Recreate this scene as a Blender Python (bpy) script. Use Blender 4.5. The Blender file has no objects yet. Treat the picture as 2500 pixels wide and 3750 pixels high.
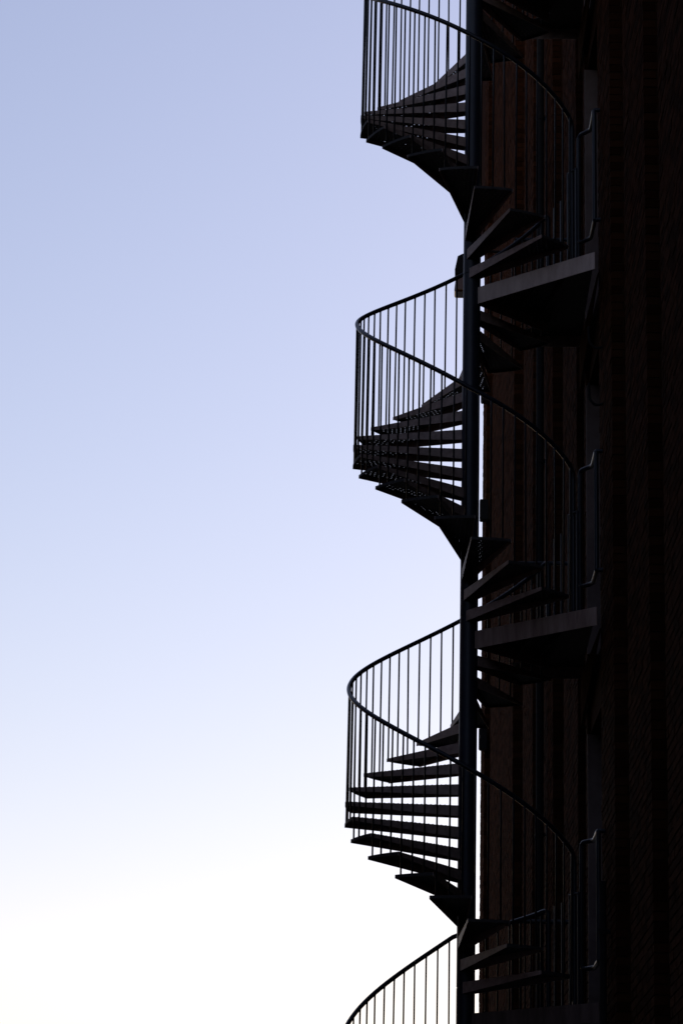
import bpy, bmesh, math, random
import numpy as np
from mathutils import Vector, Matrix
from mathutils.geometry import delaunay_2d_cdt

random.seed(7)
rng = np.random.default_rng(11)
sc = bpy.context.scene
col = sc.collection

# ------------------------------------------------------------------ camera
EYE = 1.6                       # eye height above the ground
DIST = 24.28526                 # camera to the stair's column
PITCH, YAW, ROLL, FPX = 0.30684, 0.04922, 0.02388, 10000.0
fw = Vector((-math.sin(YAW) * math.cos(PITCH), math.cos(YAW) * math.cos(PITCH), math.sin(PITCH)))
r0 = Vector((math.cos(YAW), math.sin(YAW), 0)); u0 = r0.cross(fw)
rt = math.cos(ROLL) * r0 + math.sin(ROLL) * u0
up = -math.sin(ROLL) * r0 + math.cos(ROLL) * u0
cam_pos = Vector((0, -DIST, EYE))
cd = bpy.data.cameras.new('camera'); cam = bpy.data.objects.new('camera', cd); col.objects.link(cam)
m = Matrix((rt, up, -fw)).transposed().to_4x4(); m.translation = cam_pos
cam.matrix_world = m
cd.sensor_fit = 'VERTICAL'; cd.sensor_height = 36.0; cd.lens = FPX / 3750 * 36
cd.clip_start = 0.1; cd.clip_end = 2000
sc.camera = cam

# ------------------------------------------------------------------ sky and sun
SUN_EL, SUN_AZ = math.radians(22.9), math.radians(31.6)
world = bpy.data.worlds.new('World'); sc.world = world; world.use_nodes = True
nt = world.node_tree; bg = nt.nodes['Background']
sky = nt.nodes.new('ShaderNodeTexSky'); sky.sky_type = 'NISHITA'; sky.sun_disc = False
sky.sun_elevation = SUN_EL; sky.sun_rotation = SUN_AZ
sky.air_density = 1.35; sky.dust_density = 0.39; sky.ozone_density = 0.48
wb = nt.nodes.new('ShaderNodeVectorMath'); wb.operation = 'MULTIPLY'; wb.inputs[1].default_value = (1.115, .918, 1.005)   # the photograph's white balance
nt.links.new(sky.outputs[0], wb.inputs[0]); nt.links.new(wb.outputs[0], bg.inputs[0]); bg.inputs[1].default_value = 0.142
sd = bpy.data.lights.new('sun', 'SUN'); sd.energy = 3.0; sd.angle = math.radians(0.5); sd.color = (1, 0.94, 0.86)
sun = bpy.data.objects.new('sun', sd); col.objects.link(sun)
sdir = Vector((math.sin(SUN_AZ) * math.cos(SUN_EL), math.cos(SUN_AZ) * math.cos(SUN_EL), math.sin(SUN_EL)))
sun.rotation_euler = (-sdir).to_track_quat('-Z', 'Y').to_euler(); sun.location = sdir * 60
vs = sc.view_settings
vs.view_transform = 'Standard'; vs.look = 'None'; vs.gamma = 1; vs.use_curve_mapping = False; vs.exposure = 0.0

# ------------------------------------------------------------------ helpers
def tag(o, label=None, cat=None, group=None, kind=None):
    if label: o['label'] = label
    if cat: o['category'] = cat
    if group: o['group'] = group
    if kind: o['kind'] = kind
    return o

def empty(name, loc=(0, 0, 0)):
    o = bpy.data.objects.new(name, None); col.objects.link(o); o.location = loc; o.empty_display_size = 0.3
    return o

def link(name, me, parent=None, mat=None, smooth=False):
    if mat and not me.materials: me.materials.append(mat)
    if smooth: me.shade_smooth()
    o = bpy.data.objects.new(name, me); col.objects.link(o)
    if parent: o.parent = parent
    return o

def mesh(name, verts, faces):
    me = bpy.data.meshes.new(name); me.from_pydata([tuple(v) for v in verts], [], faces); me.update()
    return me

class MB:
    """collects verts and faces of one mesh"""
    def __init__(s): s.v = []; s.f = []
    def add(s, vs, fs):
        o = len(s.v); s.v += [tuple(v) for v in vs]; s.f += [tuple(i + o for i in f) for f in fs]
    def prism(s, pts, z0, z1):
        n = len(pts)
        vs = [(x, y, z0) for x, y in pts] + [(x, y, z1) for x, y in pts]
        fs = [tuple(range(n - 1, -1, -1)), tuple(range(n, 2 * n))] + [(i, (i + 1) % n, (i + 1) % n + n, i + n) for i in range(n)]
        s.add(vs, fs)
    def box(s, o, a, b, c):
        """corner o, edge vectors a, b, c"""
        o, a, b, c = Vector(o), Vector(a), Vector(b), Vector(c)
        vs = [o, o + a, o + a + b, o + b, o + c, o + a + c, o + a + b + c, o + b + c]
        s.add(vs, [(0, 3, 2, 1), (4, 5, 6, 7), (0, 1, 5, 4), (1, 2, 6, 5), (2, 3, 7, 6), (3, 0, 4, 7)])
    def slab(s, quad, nrm, t):
        """a plate: polygon corners, thickness t along nrm"""
        q = [Vector(p) for p in quad]; d = Vector(nrm).normalized() * t; n = len(q)
        s.add(q + [p + d for p in q], [tuple(range(n - 1, -1, -1)), tuple(range(n, 2 * n))] + [(i, (i + 1) % n, (i + 1) % n + n, i + n) for i in range(n)])
    def tube(s, path, r, n=10, cap=True):
        P = [Vector(p) for p in path]; rings = []
        t = (P[1] - P[0]).normalized()
        a = t.orthogonal().normalized()
        for i, p in enumerate(P):
            if i == 0: t = (P[1] - P[0])
            elif i == len(P) - 1: t = (P[-1] - P[-2])
            else: t = (P[i + 1] - P[i]).normalized() + (P[i] - P[i - 1]).normalized()
            t.normalize(); a = (a - t * a.dot(t)).normalized(); b = t.cross(a)
            rr = r[i] if isinstance(r, (list, tuple)) else r
            rings.append([p + (a * math.cos(2 * math.pi * k / n) + b * math.sin(2 * math.pi * k / n)) * rr for k in range(n)])
        vs = [v for R in rings for v in R]; fs = []
        for i in range(len(P) - 1):
            for k in range(n):
                fs.append((i * n + k, i * n + (k + 1) % n, (i + 1) * n + (k + 1) % n, (i + 1) * n + k))
        if cap:
            fs.append(tuple(range(n - 1, -1, -1))); fs.append(tuple((len(P) - 1) * n + k for k in range(n)))
        s.add(vs, fs)
    def build(s, name, mat, parent=None, smooth=False):
        me = mesh(name, s.v, s.f)
        if smooth:
            me.shade_smooth()
            me.set_sharp_from_angle(angle=math.radians(40))
        return link(name, me, parent, mat)

def fillet(pts, r, n=6):
    """round the inner corners of a polyline"""
    P = [Vector(p) for p in pts]; out = [P[0]]
    for i in range(1, len(P) - 1):
        a, b, c = P[i - 1], P[i], P[i + 1]
        d1, d2 = (a - b), (c - b); k = min(r, d1.length * .45, d2.length * .45)
        p1, p2 = b + d1.normalized() * k, b + d2.normalized() * k
        for j in range(n + 1):
            t = j / n; out.append(p1 * (1 - t) ** 2 + b * 2 * t * (1 - t) + p2 * t * t)
    out.append(P[-1]); return out

# ------------------------------------------------------------------ materials
def material(name, c0, c1, rough=.5, scale=8, spec=.5, metal=0, bump=0, bscale=60, island=False, stretch=(1, 1, 1)):
    mt = bpy.data.materials.new(name); mt.use_nodes = True; t = mt.node_tree; N = t.nodes; L = t.links
    bs = N['Principled BSDF']; bs.inputs['Roughness'].default_value = rough; bs.inputs['Metallic'].default_value = metal
    bs.inputs['Specular IOR Level'].default_value = spec
    tc = N.new('ShaderNodeTexCoord'); mp = N.new('ShaderNodeMapping'); mp.inputs['Scale'].default_value = stretch
    gm = N.new('ShaderNodeNewGeometry')
    L.new(gm.outputs['Position'], mp.inputs[0])
    no = N.new('ShaderNodeTexNoise'); no.inputs['Scale'].default_value = scale; no.inputs['Detail'].default_value = 6; no.inputs['Roughness'].default_value = .65
    L.new(mp.outputs[0], no.inputs['Vector'])
    rp = N.new('ShaderNodeValToRGB'); rp.color_ramp.elements[0].position = .35; rp.color_ramp.elements[1].position = .68
    rp.color_ramp.elements[0].color = (*c0, 1); rp.color_ramp.elements[1].color = (*c1, 1)
    fac = no.outputs['Fac']
    if island:
        oi = N.new('ShaderNodeObjectInfo')
        a = N.new('ShaderNodeMath'); a.operation = 'ADD'; L.new(gm.outputs['Random Per Island'], a.inputs[0]); L.new(oi.outputs['Random'], a.inputs[1])
        fr = N.new('ShaderNodeMath'); fr.operation = 'FRACT'; L.new(a.outputs[0], fr.inputs[0])
        mx = N.new('ShaderNodeMath'); mx.operation = 'MULTIPLY_ADD'; L.new(fr.outputs[0], mx.inputs[0]); mx.inputs[1].default_value = .6
        sub = N.new('ShaderNodeMath'); sub.operation = 'MULTIPLY'; L.new(no.outputs['Fac'], sub.inputs[0]); sub.inputs[1].default_value = .45
        L.new(sub.outputs[0], mx.inputs[2]); fac = mx.outputs[0]
    L.new(fac, rp.inputs[0]); L.new(rp.outputs[0], bs.inputs['Base Color'])
    if bump:
        nb = N.new('ShaderNodeTexNoise'); nb.inputs['Scale'].default_value = bscale; nb.inputs['Detail'].default_value = 4
        L.new(gm.outputs['Position'], nb.inputs['Vector'])
        bp = N.new('ShaderNodeBump'); bp.inputs['Strength'].default_value = bump; bp.inputs['Distance'].default_value = .01
        L.new(nb.outputs['Fac'], bp.inputs['Height']); L.new(bp.outputs[0], bs.inputs['Normal'])
    return mt

M_COL = material('blue_black_paint', (.009, .0105, .018), (.015, .017, .028), rough=.45, spec=.3, scale=5, bump=.05, bscale=25)
M_RAIL = material('blue_black_rail_paint', (.007, .0085, .014), (.011, .013, .020), rough=.40, spec=.28, scale=20)
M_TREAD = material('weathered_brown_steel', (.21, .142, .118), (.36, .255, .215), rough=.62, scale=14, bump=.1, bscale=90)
M_SHADED_PLATE = material('shade_painted_pressed_steel', (.022, .019, .019), (.045, .038, .036), rough=.7, scale=14, spec=.25)  # same steel as the flanges, with the undersides' shade put into its colour
M_LAND = material('weathered_grey_steel', (.36, .265, .22), (.53, .405, .345), rough=.6, scale=7, bump=.1, bscale=60, stretch=(1, 1, .35))
M_RUST = material('rust_stained_steel', (.15, .085, .064), (.31, .215, .175), rough=.65, scale=5, bump=.1, bscale=60, stretch=(2.5, 2.5, .3))
M_LOW_SHADE = material('shade_painted_low_steel', (.07, .045, .038), (.14, .095, .08), rough=.7, spec=.3, scale=5, bump=.1, bscale=60, stretch=(2, 2, .3))  # landing steel darkened in colour for the weaker light on the lowest fascia
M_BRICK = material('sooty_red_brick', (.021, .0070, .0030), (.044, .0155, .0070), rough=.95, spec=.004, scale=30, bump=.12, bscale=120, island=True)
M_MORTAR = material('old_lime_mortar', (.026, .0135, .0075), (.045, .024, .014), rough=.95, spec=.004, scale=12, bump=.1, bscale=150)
M_PLASTER = material('pale_plaster', (.11, .08, .072), (.16, .12, .108), rough=.85, spec=.1, scale=4, bump=.1, bscale=40)
M_DOOR = material('dark_door_paint', (.04, .04, .045), (.07, .068, .07), rough=.5, scale=5)
M_IRON = material('black_iron', (.008, .008, .009), (.017, .015, .015), rough=.8, spec=.1, scale=20)
M_AMBER = material('amber_glass', (.09, .028, .006), (.15, .05, .01), rough=.2, scale=6)
M_ASPH = material('asphalt', (.035, .035, .037), (.065, .063, .062), rough=.9, scale=3, bump=.3, bscale=200)
M_BRKT = material('rusty_bracket_steel', (.03, .018, .012), (.06, .036, .024), rough=.9, scale=9, spec=.0)
M_ROOF = material('slate_roof', (.04, .042, .05), (.07, .07, .08), rough=.7, scale=6)

# ------------------------------------------------------------------ ground
g = MB(); g.box((-600, -600, -.3), (1200, 0, 0), (0, 1200, 0), (0, 0, .3))
tag(g.build('ground', M_ASPH), kind='structure')

# ------------------------------------------------------------------ brick warehouse
WA = math.radians(2.57)
WD = Vector((-math.sin(WA), math.cos(WA), 0))          # along the wall, away from the viewer
WN = Vector((math.cos(WA), math.sin(WA), 0))           # into the wall
def wp(s, o, z): return WD * s + WN * o + Vector((0, 0, z))
FACE, REC = 1.15, 1.41                                 # pier face and recess planes
WALL_TOP = 28.0
warehouse = empty('brick_warehouse', wp(-6, 3, 0))
tag(warehouse, 'tall dark brick warehouse with projecting piers behind the spiral staircase', 'building')
def wbuild(mb, name, mat, parent=warehouse, smooth=False):
    """build in world coordinates, then parent keeping the place"""
    o = mb.build(name, mat, parent, smooth)
    b = Vector((0, 0, 0)); q = parent
    while q: b += q.location; q = q.parent
    o.location = -b
    return o
w = MB(); w.box(wp(-45, REC + .012, 0), WD * (45 + 20.7), WN * 12, (0, 0, WALL_TOP))
wbuild(w, 'wall', M_MORTAR)
rf = MB(); rf.box(wp(-45.3, REC - .5, WALL_TOP + .004), WD * (45.3 + 21.1), WN * 13, (0, 0, .45)); wbuild(rf, 'cornice', M_ROOF)

cb = MB(); cb.box(wp(20.79, FACE + .02, 21.6), WD * 1.9, WN * 6, (0, 0, WALL_TOP - 21.61)); wbuild(cb, 'added_gap_bay', M_BRICK)  # bay added past the wall end to close the bright sky slit
PIERS = [(-36, -33.2), (-31.2, -28.6), (-26.6, -24), (-22, -19.4), (-17.4, -14.8), (-12.4, -9.6), (-8.4, -5.48), (-4.52, -2.93), (-1.80, -.62), (.72, .95), (1.79, 3.50), (4.96, 6.75), (8.18, 10.01), (12.07, 17.85), (19.59, 20.80)]
BL, BH, BW, J = .215, .065, .1025, .010
CH = BH + J
bricks = []                                            # (pier index, s0, s1, o0, o1, z)
pier_obj = []
for pi, (a, b) in enumerate(PIERS):
    p = MB(); p.box(wp(a + .011, FACE + .011, 0), WD * (b - a - .022), WN * (REC - FACE + .05), (0, 0, WALL_TOP - .3))
    pier_obj.append(wbuild(p, 'pier', M_MORTAR))
    if b < -13.5: continue
    d0, d1 = DIST + a, DIST + b
    zlo = max(0, EYE + .05 * max(d0, 4)); zhi = min(WALL_TOP - .4, EYE + .585 * d1)
    if b < -6: zlo = .0
    for c in range(int(zlo / CH), int(zhi / CH)):
        z = c * CH
        ev = c % 2 == 0
        # near corner
        if ev: bricks.append((pi, a, a + BL, FACE, FACE + BW, z)); s = a + BL + J; bricks.append((pi, a, a + BW, FACE + BW + J, REC, z))
        else: bricks.append((pi, a, a + BW, FACE, FACE + BL, z)); s = a + BW + J; bricks.append((pi, a, a + BW, FACE + BL + J, REC, z)) if REC - FACE - BL - J > .03 else None
        while s < b - .04:
            e = min(s + BL, b)
            if b - e < .05: e = b
            bricks.append((pi, s, e, FACE, FACE + BW, z)); s = e + J
        # the recess on the far side of this pier (the door bay stays open)
        nx = PIERS[pi + 1][0] if pi + 1 < len(PIERS) else b
        if abs(b + .62) > .01 and nx - b > .1:
            s = b + J + (0 if ev else BW + J)
            if not ev: bricks.append((pi, b + J, b + J + BW, REC, REC + BW, z))
            while s < nx - .04:
                e = min(s + BL, nx - J); bricks.append((pi, s, e, REC, REC + BW, z)); s = e + J
arr = np.array(bricks, dtype=float)
K = len(arr)
off = np.clip(rng.normal(0, .0016, K), -.004, .004)    # each brick stands a little proud or shy
yaw = rng.normal(0, .004, K); tilt = rng.normal(0, .005, K); zj = rng.normal(0, .0012, K)
# size of each brick in the picture (only to pick the ones built as single objects)
def shown(P):
    d = P - np.array(cam_pos); zc = d @ np.array(fw)
    return 1250 + FPX * (d @ np.array(rt)) / zc, 1875 - FPX * (d @ np.array(up)) / zc
wd, wn = np.array(WD), np.array(WN)
xs, ys = [], []
for ss in (1, 2):
    for oo in (3, 4):
        for dz in (0, BH):
            P = arr[:, ss:ss + 1] * wd + arr[:, oo:oo + 1] * wn; P[:, 2] += arr[:, 5] + dz
            x, y = shown(P); xs.append(x); ys.append(y)
xs, ys = np.array(xs), np.array(ys)
vis = (xs.min(0) < 2490) & (ys.min(0) > -20) & (ys.max(0) < 3770)
vis &= (arr[:, 0] <= 8) & (arr[:, 3] < FACE + .01)
area = np.where(vis, (xs.max(0) - xs.min(0)) * (ys.max(0) - ys.min(0)), 0)
single = set(np.argsort(-area)[:290].tolist())

def brick_matrix(i):
    pi, s0, s1, o0, o1, z = arr[i]
    c = WD * ((s0 + s1) / 2) + WN * ((o0 + o1) / 2 + (off[i] if o0 < FACE + .01 else 0)) + WD * (off[i] * .8 if abs(s0 - PIERS[int(pi)][0]) < .001 else 0)
    c.z = z + BH / 2 + zj[i]
    return Matrix.Translation(c) @ Matrix.Rotation(WA + yaw[i] * .5, 4, 'Z') @ Matrix.Rotation(tilt[i], 4, 'Y')

def brick_mesh(lx, ly, seed):
    """a slightly chipped box, long side along local y"""
    rr = random.Random(seed); hx, hy, hz, ch = lx / 2, ly / 2, BH / 2, .004
    vs = []
    for sx in (-1, 1):
        for sy in (-1, 1):
            for sz in (-1, 1):
                k = rr.uniform(0, ch)
                vs.append((sx * (hx - k * .6), sy * (hy - k), sz * (hz - k * .7)))
    return vs, [(0, 1, 3, 2), (4, 6, 7, 5), (0, 4, 5, 1), (2, 3, 7, 6), (0, 2, 6, 4), (1, 5, 7, 3)]

VS, FS, n0 = [], [], 0
cache = {}
for i in range(K):
    pi, s0, s1, o0, o1, z = arr[i]
    lx, ly = o1 - o0, s1 - s0
    if i in single:
        key = (round(lx, 3), round(ly, 3), i % 3)
        if key not in cache:
            me = mesh('brick', *brick_mesh(lx, ly, i)); me.materials.append(M_BRICK); cache[key] = me
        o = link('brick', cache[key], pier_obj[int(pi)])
        o.matrix_local = brick_matrix(i)
        continue
    vs, fs = brick_mesh(lx, ly, i); M = brick_matrix(i)
    VS += [M @ Vector(v) for v in vs]; FS += [tuple(k + n0 for k in f) for f in fs]; n0 += 8
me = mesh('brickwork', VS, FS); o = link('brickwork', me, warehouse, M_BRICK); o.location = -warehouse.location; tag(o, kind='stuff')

# ------------------------------------------------------------------ unseen blocks added beside and behind the viewer to hold back sky light
M_PANE = material('window_glass', (.02, .022, .026), (.03, .032, .036), rough=.08, scale=2)
M_STONE = material('sooty_stone', (.08, .07, .06), (.14, .125, .11), rough=.85, spec=.1, scale=5)
def block(name, label, origin, along, out, length, depth, height):
    """an added plain brick block that cuts off sky light: facade from origin along a direction, out = facing direction"""
    e = empty(name, origin); tag(e, label, 'building')
    al, ou = Vector(along).normalized(), Vector(out).normalized()
    b = MB(); b.box((0, 0, 0), al * length, ou * -depth, (0, 0, height)); b.build('wall', M_BRICK, e)
    b = MB(); b.box(al * -.3 + ou * .35 + Vector((0, 0, height + .003)), al * (length + .6), ou * -(depth + .7), (0, 0, .5)); b.build('cornice', M_STONE, e)
    nb = int(length / 4.2); bay = length / nb
    for f in range(int(height / 3.9)):
        for q in range(nb):
            c = al * ((q + .5) * bay) + Vector((0, 0, 1.3 + f * 3.9))
            t = MB(); t.box(c - al * .75 + ou * .003, al * 1.5, ou * .05, (0, 0, .12)); t.box(c - al * .75 + ou * .003 + Vector((0, 0, 1.98)), al * 1.5, ou * .05, (0, 0, .12))
            t.box(c - al * .75 + ou * .003 + Vector((0, 0, .121)), al * .08, ou * .05, (0, 0, 1.858)); t.box(c + al * .67 + ou * .003 + Vector((0, 0, .121)), al * .08, ou * .05, (0, 0, 1.858))
            t.box(c - al * .03 + ou * .003 + Vector((0, 0, .121)), al * .06, ou * .04, (0, 0, 1.858))
            wdw = t.build('window', M_STONE, e)
            t = MB(); t.box(c - al * .67 + ou * .002 + Vector((0, 0, .121)), al * 1.34, ou * .015, (0, 0, 1.858)); t.build('pane', M_PANE, wdw)
block('lane_sky_blocker', 'unseen brick block with rows of windows, added across the lane to shade the staircase', (-12.5, -60, 0), (0, 1, 0), (1, 0, 0), 74, 12, 17.2)
block('end_sky_blocker', 'unseen brick block added behind the viewer to cut off sky light', (14, -52, 0), (-1, 0, 0), (0, 1, 0), 26, 8, 19)

# ------------------------------------------------------------------ spiral staircase
R, STEP, B0 = 1.10, 0.30305, 2.02198
H = 3.39607; RISE = .1993; Z0 = 5.73436 + EYE
def beta(n): return B0 + n * STEP
def nz(n, k): return Z0 + k * H - n * RISE
def zline(b, k): return nz((b - B0) / STEP, k)
stair = empty('spiral_staircase', (0, 0, 0))
tag(stair, 'dark steel spiral staircase with perforated treads winding up a round column', 'staircase')
COLR = .083

# column with a joint at every storey
prof = [(COLR + .03, 0), (COLR + .03, .02), (COLR, .021)]
for k in range(-1, 4):
    zj_ = Z0 + k * H - 13 * RISE + .16
    prof += [(COLR, zj_ - .006), (COLR - .005, zj_ - .004), (COLR - .005, zj_ + .004), (COLR, zj_ + .006)]
prof += [(COLR, Z0 + 4 * H), (COLR * .6, Z0 + 4 * H + .05), (0.001, Z0 + 4 * H + .06)]
n = 40; vs = [(r * math.cos(2 * math.pi * j / n), r * math.sin(2 * math.pi * j / n), z) for r, z in prof for j in range(n)]
fs = [(i * n + j, i * n + (j + 1) % n, (i + 1) * n + (j + 1) % n, (i + 1) * n + j) for i in range(len(prof) - 1) for j in range(n)]
c = MB(); c.add(vs, fs); c.build('column', M_COL, stair, True)

# one tread: nosing along local +x, rear edge clockwise of it
def tread_mesh():
    mb = MB(); T = .004; A = -STEP - .02
    inner, NA = .06, 9
    outline = [(inner, 0.0), (R, 0.0)] + [(R * math.cos(A * j / NA), R * math.sin(A * j / NA)) for j in range(1, NA + 1)] + [(.03, -.078)]
    pin = Vector((.03, -.078, 0)); pout = Vector((R * math.cos(A), R * math.sin(A), 0)); rd = (pout - pin).normalized(); rn = Vector((rd.y, -rd.x, 0))
    holes = []
    px, py = .048, .040
    rows = int(.36 / py) + 1
    for j in range(rows):
        y = -.03 - j * py
        for i in range(26):
            x = .16 + i * px + (px / 2 if j % 2 else 0)
            rr = math.hypot(x, y)
            if rr > R - .035 or x < .28: continue
            # distance from the rear edge
            d = -((Vector((x, y, 0)) - pin).dot(rn))
            if d < .028: continue
            holes.append((x, y))
    HR, HN = .0080, 8
    pts = [Vector(p) for p in outline]; edges = [(i, (i + 1) % len(outline)) for i in range(len(outline))]
    rings = []
    for hx, hy in holes:
        o = len(pts); rings.append(o)
        pts += [Vector((hx + HR * math.cos(2 * math.pi * q / HN), hy + HR * math.sin(2 * math.pi * q / HN))) for q in range(HN)]
        edges += [(o + q, o + (q + 1) % HN) for q in range(HN)]
    V, E_, F_, ov, oe, of = delaunay_2d_cdt(pts, edges, [], 0, 1e-6)
    hc = np.array(holes)
    tri = []
    for f in F_:
        cx = sum(V[i].x for i in f) / len(f); cy = sum(V[i].y for i in f) / len(f)
        if np.min((hc[:, 0] - cx) ** 2 + (hc[:, 1] - cy) ** 2) < (HR * .93) ** 2: continue
        if math.hypot(cx, cy) > R: continue
        tri.append(f)
    nv = len(V)
    mb.add([(v.x, v.y, 0) for v in V] + [(v.x, v.y, -T) for v in V], [tuple(f) for f in tri] + [tuple(i + nv for i in reversed(f)) for f in tri])
    o0 = 0
    for o in rings:
        mb.add([(pts[o + q].x, pts[o + q].y, zz) for zz in (0, -T) for q in range(HN)], [(q, q + HN, (q + 1) % HN + HN, (q + 1) % HN) for q in range(HN)])
    # outer rim lip
    for j in range(NA):
        a0, a1 = A * j / NA, A * (j + 1) / NA
        mb.slab([(R * math.cos(a0), R * math.sin(a0), 0), (R * math.cos(a1), R * math.sin(a1), 0), (R * math.cos(a1), R * math.sin(a1), -.026), (R * math.cos(a0), R * math.sin(a0), -.026)], (-math.cos(a0), -math.sin(a0), 0), .005)
    nplate = len(mb.f)
    # turned-down flanges, deeper towards the column
    def flange(p, q, nrm):
        mb.slab([p, q, q + Vector((0, 0, -.032)), p + Vector((0, 0, -.1))], nrm, .006)
    flange(Vector((inner, 0, 0)), Vector((R - .001, 0, 0)), (0, 1, 0)); flange(pin, pout, rn); nfl = len(mb.f)
    # pressed studs along the nosing and in rows over the plate
    def stud(x, y):
        mb.add([(x - .011, y - .011, 0), (x + .011, y - .011, 0), (x + .011, y + .011, 0), (x - .011, y + .011, 0), (x - .005, y - .005, .006), (x + .005, y - .005, .006), (x + .005, y + .005, .006), (x - .005, y + .005, .006)],
               [(0, 1, 5, 4), (1, 2, 6, 5), (2, 3, 7, 6), (3, 0, 4, 7), (4, 5, 6, 7)])
    for i in range(22): stud(.16 + i * .042, -.013)
    me = mesh('tread', mb.v, mb.f)
    me.materials.append(M_SHADED_PLATE); me.materials.append(M_TREAD)
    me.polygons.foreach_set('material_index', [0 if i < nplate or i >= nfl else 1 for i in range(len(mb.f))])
    return me
TREAD = tread_mesh()
for k in range(-1, 4):
    for q in range(-3, 17 if k == -1 else 13):
        if k == 3 and q < 6: continue
        o = link('tread', TREAD, stair); o.location = (0, 0, nz(q, k)); o.rotation_euler = (0, 0, beta(q))

# landings
def landing(k):
    z = nz(13, k) - (.08 if k == 0 else 0); a = beta(-4)
    F0 = Vector((.05, -.045, 0)); F1 = Vector((1.13, -.925, 0))
    W1 = wp(1.1, FACE - .012, 0); W2 = Vector((.445, 1.157, 0)); N1 = Vector((R * math.cos(a), R * math.sin(a), 0)); N0 = Vector((.045, .045, 0))
    arc = [Vector((1.125 * math.cos(b_), 1.125 * math.sin(b_), 0)) for b_ in (math.radians(69), math.radians(61), math.radians(54), a)]
    mb = MB(); mb.prism([(p.x, p.y) for p in [F0, F1, W1, W2] + arc + [N1, N0]], z - .006, z)
    for t in (.3, .55, .8):                               # joists below
        p = F0.lerp(F1, t); q = N0.lerp(N1, t)
        mb.slab([(p.x, p.y, z - .006), (q.x, q.y, z - .006), (q.x, q.y, z - .09), (p.x, p.y, z - .09)], (1, .3, 0), .008)
    L = mb.build('landing', M_SHADED_PLATE, stair)
    f = MB(); d = (F1 - F0).normalized(); nn = Vector((d.y, -d.x, 0))
    f.slab([(F0.x, F0.y, z + .012), (F1.x, F1.y, z + .012), (F1.x, F1.y, z - .155), (F0.x, F0.y, z - .155)], nn, .008)
    fa = f.build('fascia', {0: M_LOW_SHADE, 1: M_RUST}.get(k, M_LAND), L)
    f = MB(); d2 = (N1 - N0).normalized()
    f.slab([(N0.x, N0.y, z), (N1.x, N1.y, z), (N1.x, N1.y, z - .12), (N0.x, N0.y, z - .12)], (-d2.y, d2.x, 0), .008)
    f.slab([(W2.x, W2.y, z), (W1.x, W1.y, z), (W1.x, W1.y, z - .12), (W2.x, W2.y, z - .12)], (-.3, 1, 0), .008)
    f.build('fascia', M_TREAD, L)
    b = MB()                                             # gusset that carries it on the wall
    g0, g1, g2 = wp(-.9, FACE - .032, z - .16), wp(1.08, FACE - .032, z - .13), wp(1.08, FACE - .032, z - .6)
    b.slab([g0, g1, g2], WN, .012)
    b.build('bracket', M_BRKT, L)
    return z
LZ = {k: landing(k) for k in range(0, 4)}

# handrails, newels and balusters
RHT = {-1: ((46, 1.0), (95, 1.36), (175, 1.2), (400, 1.15)), 0: ((46, .95), (95, .98), (180, 1.02), (270, 1.085), (330, 1.13)),
       1: ((46, 1.15), (97, 1.18), (180, 1.20), (270, 1.18), (330, 1.28)), 2: ((46, 1.25), (180, 1.30), (270, 1.315), (330, 1.38)), 3: ((0, 1.3), (400, 1.3))}
def rail_h(b, k):
    t = RHT[k]; return float(np.interp(math.degrees(b), [q[0] for q in t], [q[1] for q in t]))
RR = R - .012
t = MB(); t.tube([(0, 0, 0), (0, 0, .985), (0, 0, 1)], [.0084, .0084, .0115], 8, True)
BAL = mesh('baluster', t.v, t.f); BAL.materials.append(M_RAIL); BAL.shade_smooth()
for k in range(-1, 4):
    pts = []
    bs_ = math.radians(328.5); be = beta(-4)
    if k == -1: bs_ = beta(16)
    if k == 3: be = beta(6)
    NP = 90
    for i in range(NP + 1):
        b = bs_ + (be - bs_) * i / NP
        pts.append(Vector((RR * math.cos(b), RR * math.sin(b), zline(b, k) + rail_h(b, k))))
    zb = (LZ[k] if k >= 0 else 0.0)
    p0 = pts[0]
    tang = (pts[0] - pts[1]).normalized()
    bend = fillet([pts[3], p0 + tang * .02, Vector((p0.x + tang.x * .02, p0.y + tang.y * .02, p0.z - .35))], .16, 8)
    post = [Vector((bend[-1].x, bend[-1].y, zb))] + list(reversed(bend))
    path = post + pts[4:]
    if k < 3:
        e = pts[-1]; path = post + pts[4:-3] + fillet([pts[-3], e, Vector((e.x, e.y, LZ[k + 1] + .3)), Vector((e.x, e.y, LZ[k + 1]))], .06, 5)
    mb = MB(); mb.tube(path, .0215, 10); mb.build('handrail', M_RAIL, stair, True)
    for q in range(-12, 60):
        b = math.radians(97.9 + 5.864 * q)
        if b > bs_ - .03 or b < be + .04: continue
        zt = nz(math.ceil((b - B0) / STEP - .001), k)
        o = link('baluster', BAL, stair); o.location = (RR * math.cos(b), RR * math.sin(b), zt - .02)
        o.scale = (1, 1, zline(b, k) + rail_h(b, k) - .012 - zt + .02)
        o.rotation_euler = (random.gauss(0, .0022), random.gauss(0, .0022), 0)
    if k < 3:                                            # rail along the back edge of the landing
        zt = LZ[k + 1]; a_, c_ = Vector((.43, 1.14, zt)), wp(1.085, FACE - .03, zt)
        t = MB(); t.tube([a_ + Vector((0, 0, 1.02)), c_ + Vector((0, 0, 1.02))], .0215, 10); t.build('back_rail', M_RAIL, stair, True)
        for q in range(6):
            p = a_.lerp(c_, q / 5.5); o = link('baluster', BAL, stair); o.location = (p.x, p.y, zt - .01); o.scale = (1, 1, 1.02)

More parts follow.
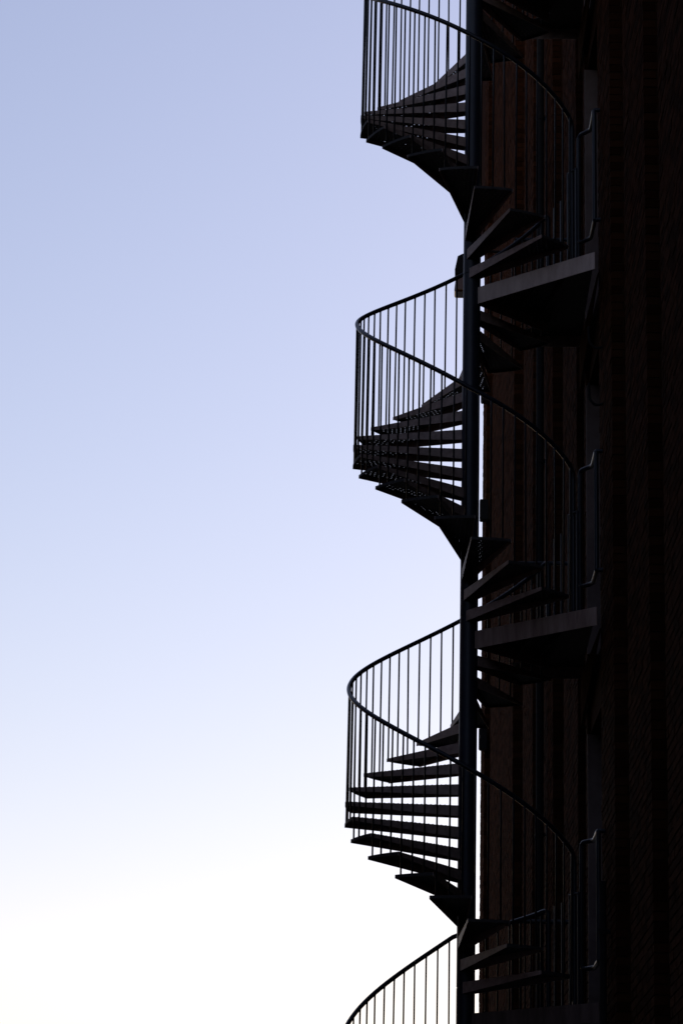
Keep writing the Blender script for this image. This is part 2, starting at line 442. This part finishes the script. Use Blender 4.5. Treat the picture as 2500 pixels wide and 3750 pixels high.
# guard frame of bent tube beside each door
for k in range(0, 4):
    z = LZ[k]
    A_, B_, C_, D_ = wp(-.88, FACE + .005, 0), wp(-.88, FACE - .055, 0), Vector((1.12, -.4, 0)), Vector((1.01, -.27, 0))
    up_ = lambda p, zz: Vector((p.x, p.y, z + zz))
    t = MB()
    t.tube(fillet([up_(A_, 1.5), up_(B_, 1.5), up_(C_, 1.5), up_(D_, 1.5), up_(D_, .38), up_(C_, .38), up_(B_, .38), up_(A_, .38)], .05, 5), .021, 10)
    t.tube([up_(B_, .38), up_(B_, 1.5)], .021, 10)
    t.tube([up_(D_, .0), up_(D_, .385)], .021, 10)
    t.build('guard_frame', M_RAIL, stair, True)
    for (x_, s_) in ((.97, -.62), (.90, -.50), (.86, .25), (.8, .42)):   # uprights of the landing rail
        p = Vector((x_, s_, 0)); ht = 1.0 if s_ < 0 else 1.05
        t = MB(); t.tube([up_(p, -.01), up_(p, ht)], .012, 8); t.build('upright', M_RAIL, stair, True)
    t = MB(); t.tube(fillet([up_(Vector((.97, -.62, 0)), .99), up_(Vector((.90, -.5, 0)), .99)], .02), .014, 8); t.build('rail_link', M_RAIL, stair, True)

# ------------------------------------------------------------------ doors in the recess behind the landings
for k in range(0, 4):
    z = LZ[k]
    d = MB(); d.box(wp(-.61, REC - .05, z + .02), WD * 1.30, WN * .045, (0, 0, 2.7)); D = wbuild(d, 'door', M_DOOR)
    h_ = MB(); h_.tube(fillet([wp(.5, REC - .055, z + 1.05), wp(.5, REC - .11, z + 1.05), wp(.36, REC - .11, z + 1.05)], .02), .009, 8)
    ho = h_.build('door_handle', M_IRON, D, True)
    j_ = MB(); j_.box(wp(.696, FACE - .002, z + .02), WD * .02, WN * (REC - FACE - .055), (0, 0, 2.7)); wbuild(j_, 'door_jamb', M_PLASTER)
    l_ = MB(); l_.box(wp(-.618, FACE + .03, z + 2.74), WD * 1.336, WN * .2, (0, 0, H - 2.74 - .1)); wbuild(l_, 'lintel_panel', M_BRICK)

# ------------------------------------------------------------------ things on the wall
def ray_at_y(px, py, Y):
    d = fw + rt * ((px - 1250) / FPX) - up * ((py - 1875) / FPX)
    return cam_pos + d * ((Y - cam_pos.y) / d.y)
# lantern on an arm from a far pier
P = ray_at_y(1700, 1080, 8.3); S = 1.0
lan = empty('wall_lantern', P)
tag(lan, 'dark lantern with amber glass hanging out from the wall behind the column', 'lantern')
def frustum(h0, z0, h1, z1):
    return [(-h0, -h0, z0), (h0, -h0, z0), (h0, h0, z0), (-h0, h0, z0), (-h1, -h1, z1), (h1, -h1, z1), (h1, h1, z1), (-h1, h1, z1)], [(3, 2, 1, 0), (4, 5, 6, 7), (0, 1, 5, 4), (1, 2, 6, 5), (2, 3, 7, 6), (3, 0, 4, 7)]
b = MB(); b.add(*frustum(.135, .0, .112, .245)); go = b.build('glass', M_AMBER, lan)
mod = go.modifiers.new('bevel', 'BEVEL'); mod.width = .03; mod.segments = 3
b = MB(); b.add(*frustum(.120, .246, .128, .30)); b.add(*frustum(.128, .3002, .092, .50)); b.add(*frustum(.092, .5002, .03, .56)); b.build('cap', M_IRON, lan)
a_ = wp(8.35, FACE + .01, P.z + .62) - P
b = MB(); b.tube(fillet([(0, 0, .55), (0, 0, .62), tuple(a_)], .04), .018, 8); b.build('arm', M_IRON, lan, True)

# rainwater pipes
def pipe(s, o, z0, z1, r, label, hook=None):
    e = empty('drainpipe', wp(s, o, z0)); tag(e, label, 'pipe')
    pts = [(0, 0, 0), (0, 0, z1 - z0)]
    if hook: pts = [tuple(WN * -.16 + Vector((0, 0, -.02))), tuple(Vector((0, 0, -.06)))] + [(0, 0, z1 - z0)]
    b = MB(); b.tube(fillet(pts, .1), r, 10); b.build('shaft', M_IRON, e, True)
    zz = .8
    while zz < z1 - z0:
        b = MB(); b.tube([(0, 0, zz), (0, 0, zz + .05)], r + .012, 10); b.box(WN * r + Vector((0, -.02, zz + .01)), WN * (FACE - o - r + .02), WD * .04, (0, 0, .03)); b.build('clip', M_IRON, e)
        zz += 2.2
pipe(5.9, FACE - .075, .0, WALL_TOP - .4, .045, 'thin black drainpipe clipped to a far brick pier beyond the staircase')
pipe(-1.3, FACE - .06, .0, EYE + 4.05, .03, 'short black pipe on the pier beside the lowest door')

# iron hooks in the pier edge beside the middle door
for zz in (9.0, 8.45):
    z = EYE + zz
    p = wp(-.95, FACE + .02, z)
    b = MB(); q = [tuple(wp(-.95, FACE + .02, z + .03)), tuple(wp(-.95, FACE - .06, z)), tuple(wp(-.95, FACE - .12, z + .06)), tuple(wp(-.95, FACE - .125, z + .22))]
    o = b
    o.tube(fillet(q, .09, 6), .012, 8); ob = o.build('wall_hook', M_IRON, None, True)
    tag(ob, 'black iron hook on the brick pier just under the upper landing' if zz > 8.8 else 'black iron hook on the brick pier above the tube guard of the middle door', 'hook', 'iron hooks beside the middle door')
# boxes at the far corner of the wall, seen past the column
for (px, py0, py1, lab) in ((1759, 1443, 1466, 'short dark block on the far wall corner, highest of three fixtures there'),
                            (1754, 1828, 1900, 'dark flat box on the far wall corner, between the other two fixtures'),
                            (1751, 2665, 2740, 'dark box on the far wall corner, lowest of three fixtures there')):
    A_, B_ = ray_at_y(px, py1, 19.4), ray_at_y(px, py0, 19.4); hgt = B_.z - A_.z
    e = empty('junction_box', A_); tag(e, lab, 'box', 'boxes on the far wall corner')
    dx = wp(19.4, FACE, 0).x - A_.x + .03
    b = MB(); b.box((0.012, 0, 0), (dx - .012, 0, 0), (0, .18, 0), (0, 0, hgt)); b.build('case', M_IRON, e)
    b = MB(); b.box((0, .01, .012), (.011, 0, 0), (0, .16, 0), (0, 0, hgt - .024)); b.build('lid', M_IRON, e)
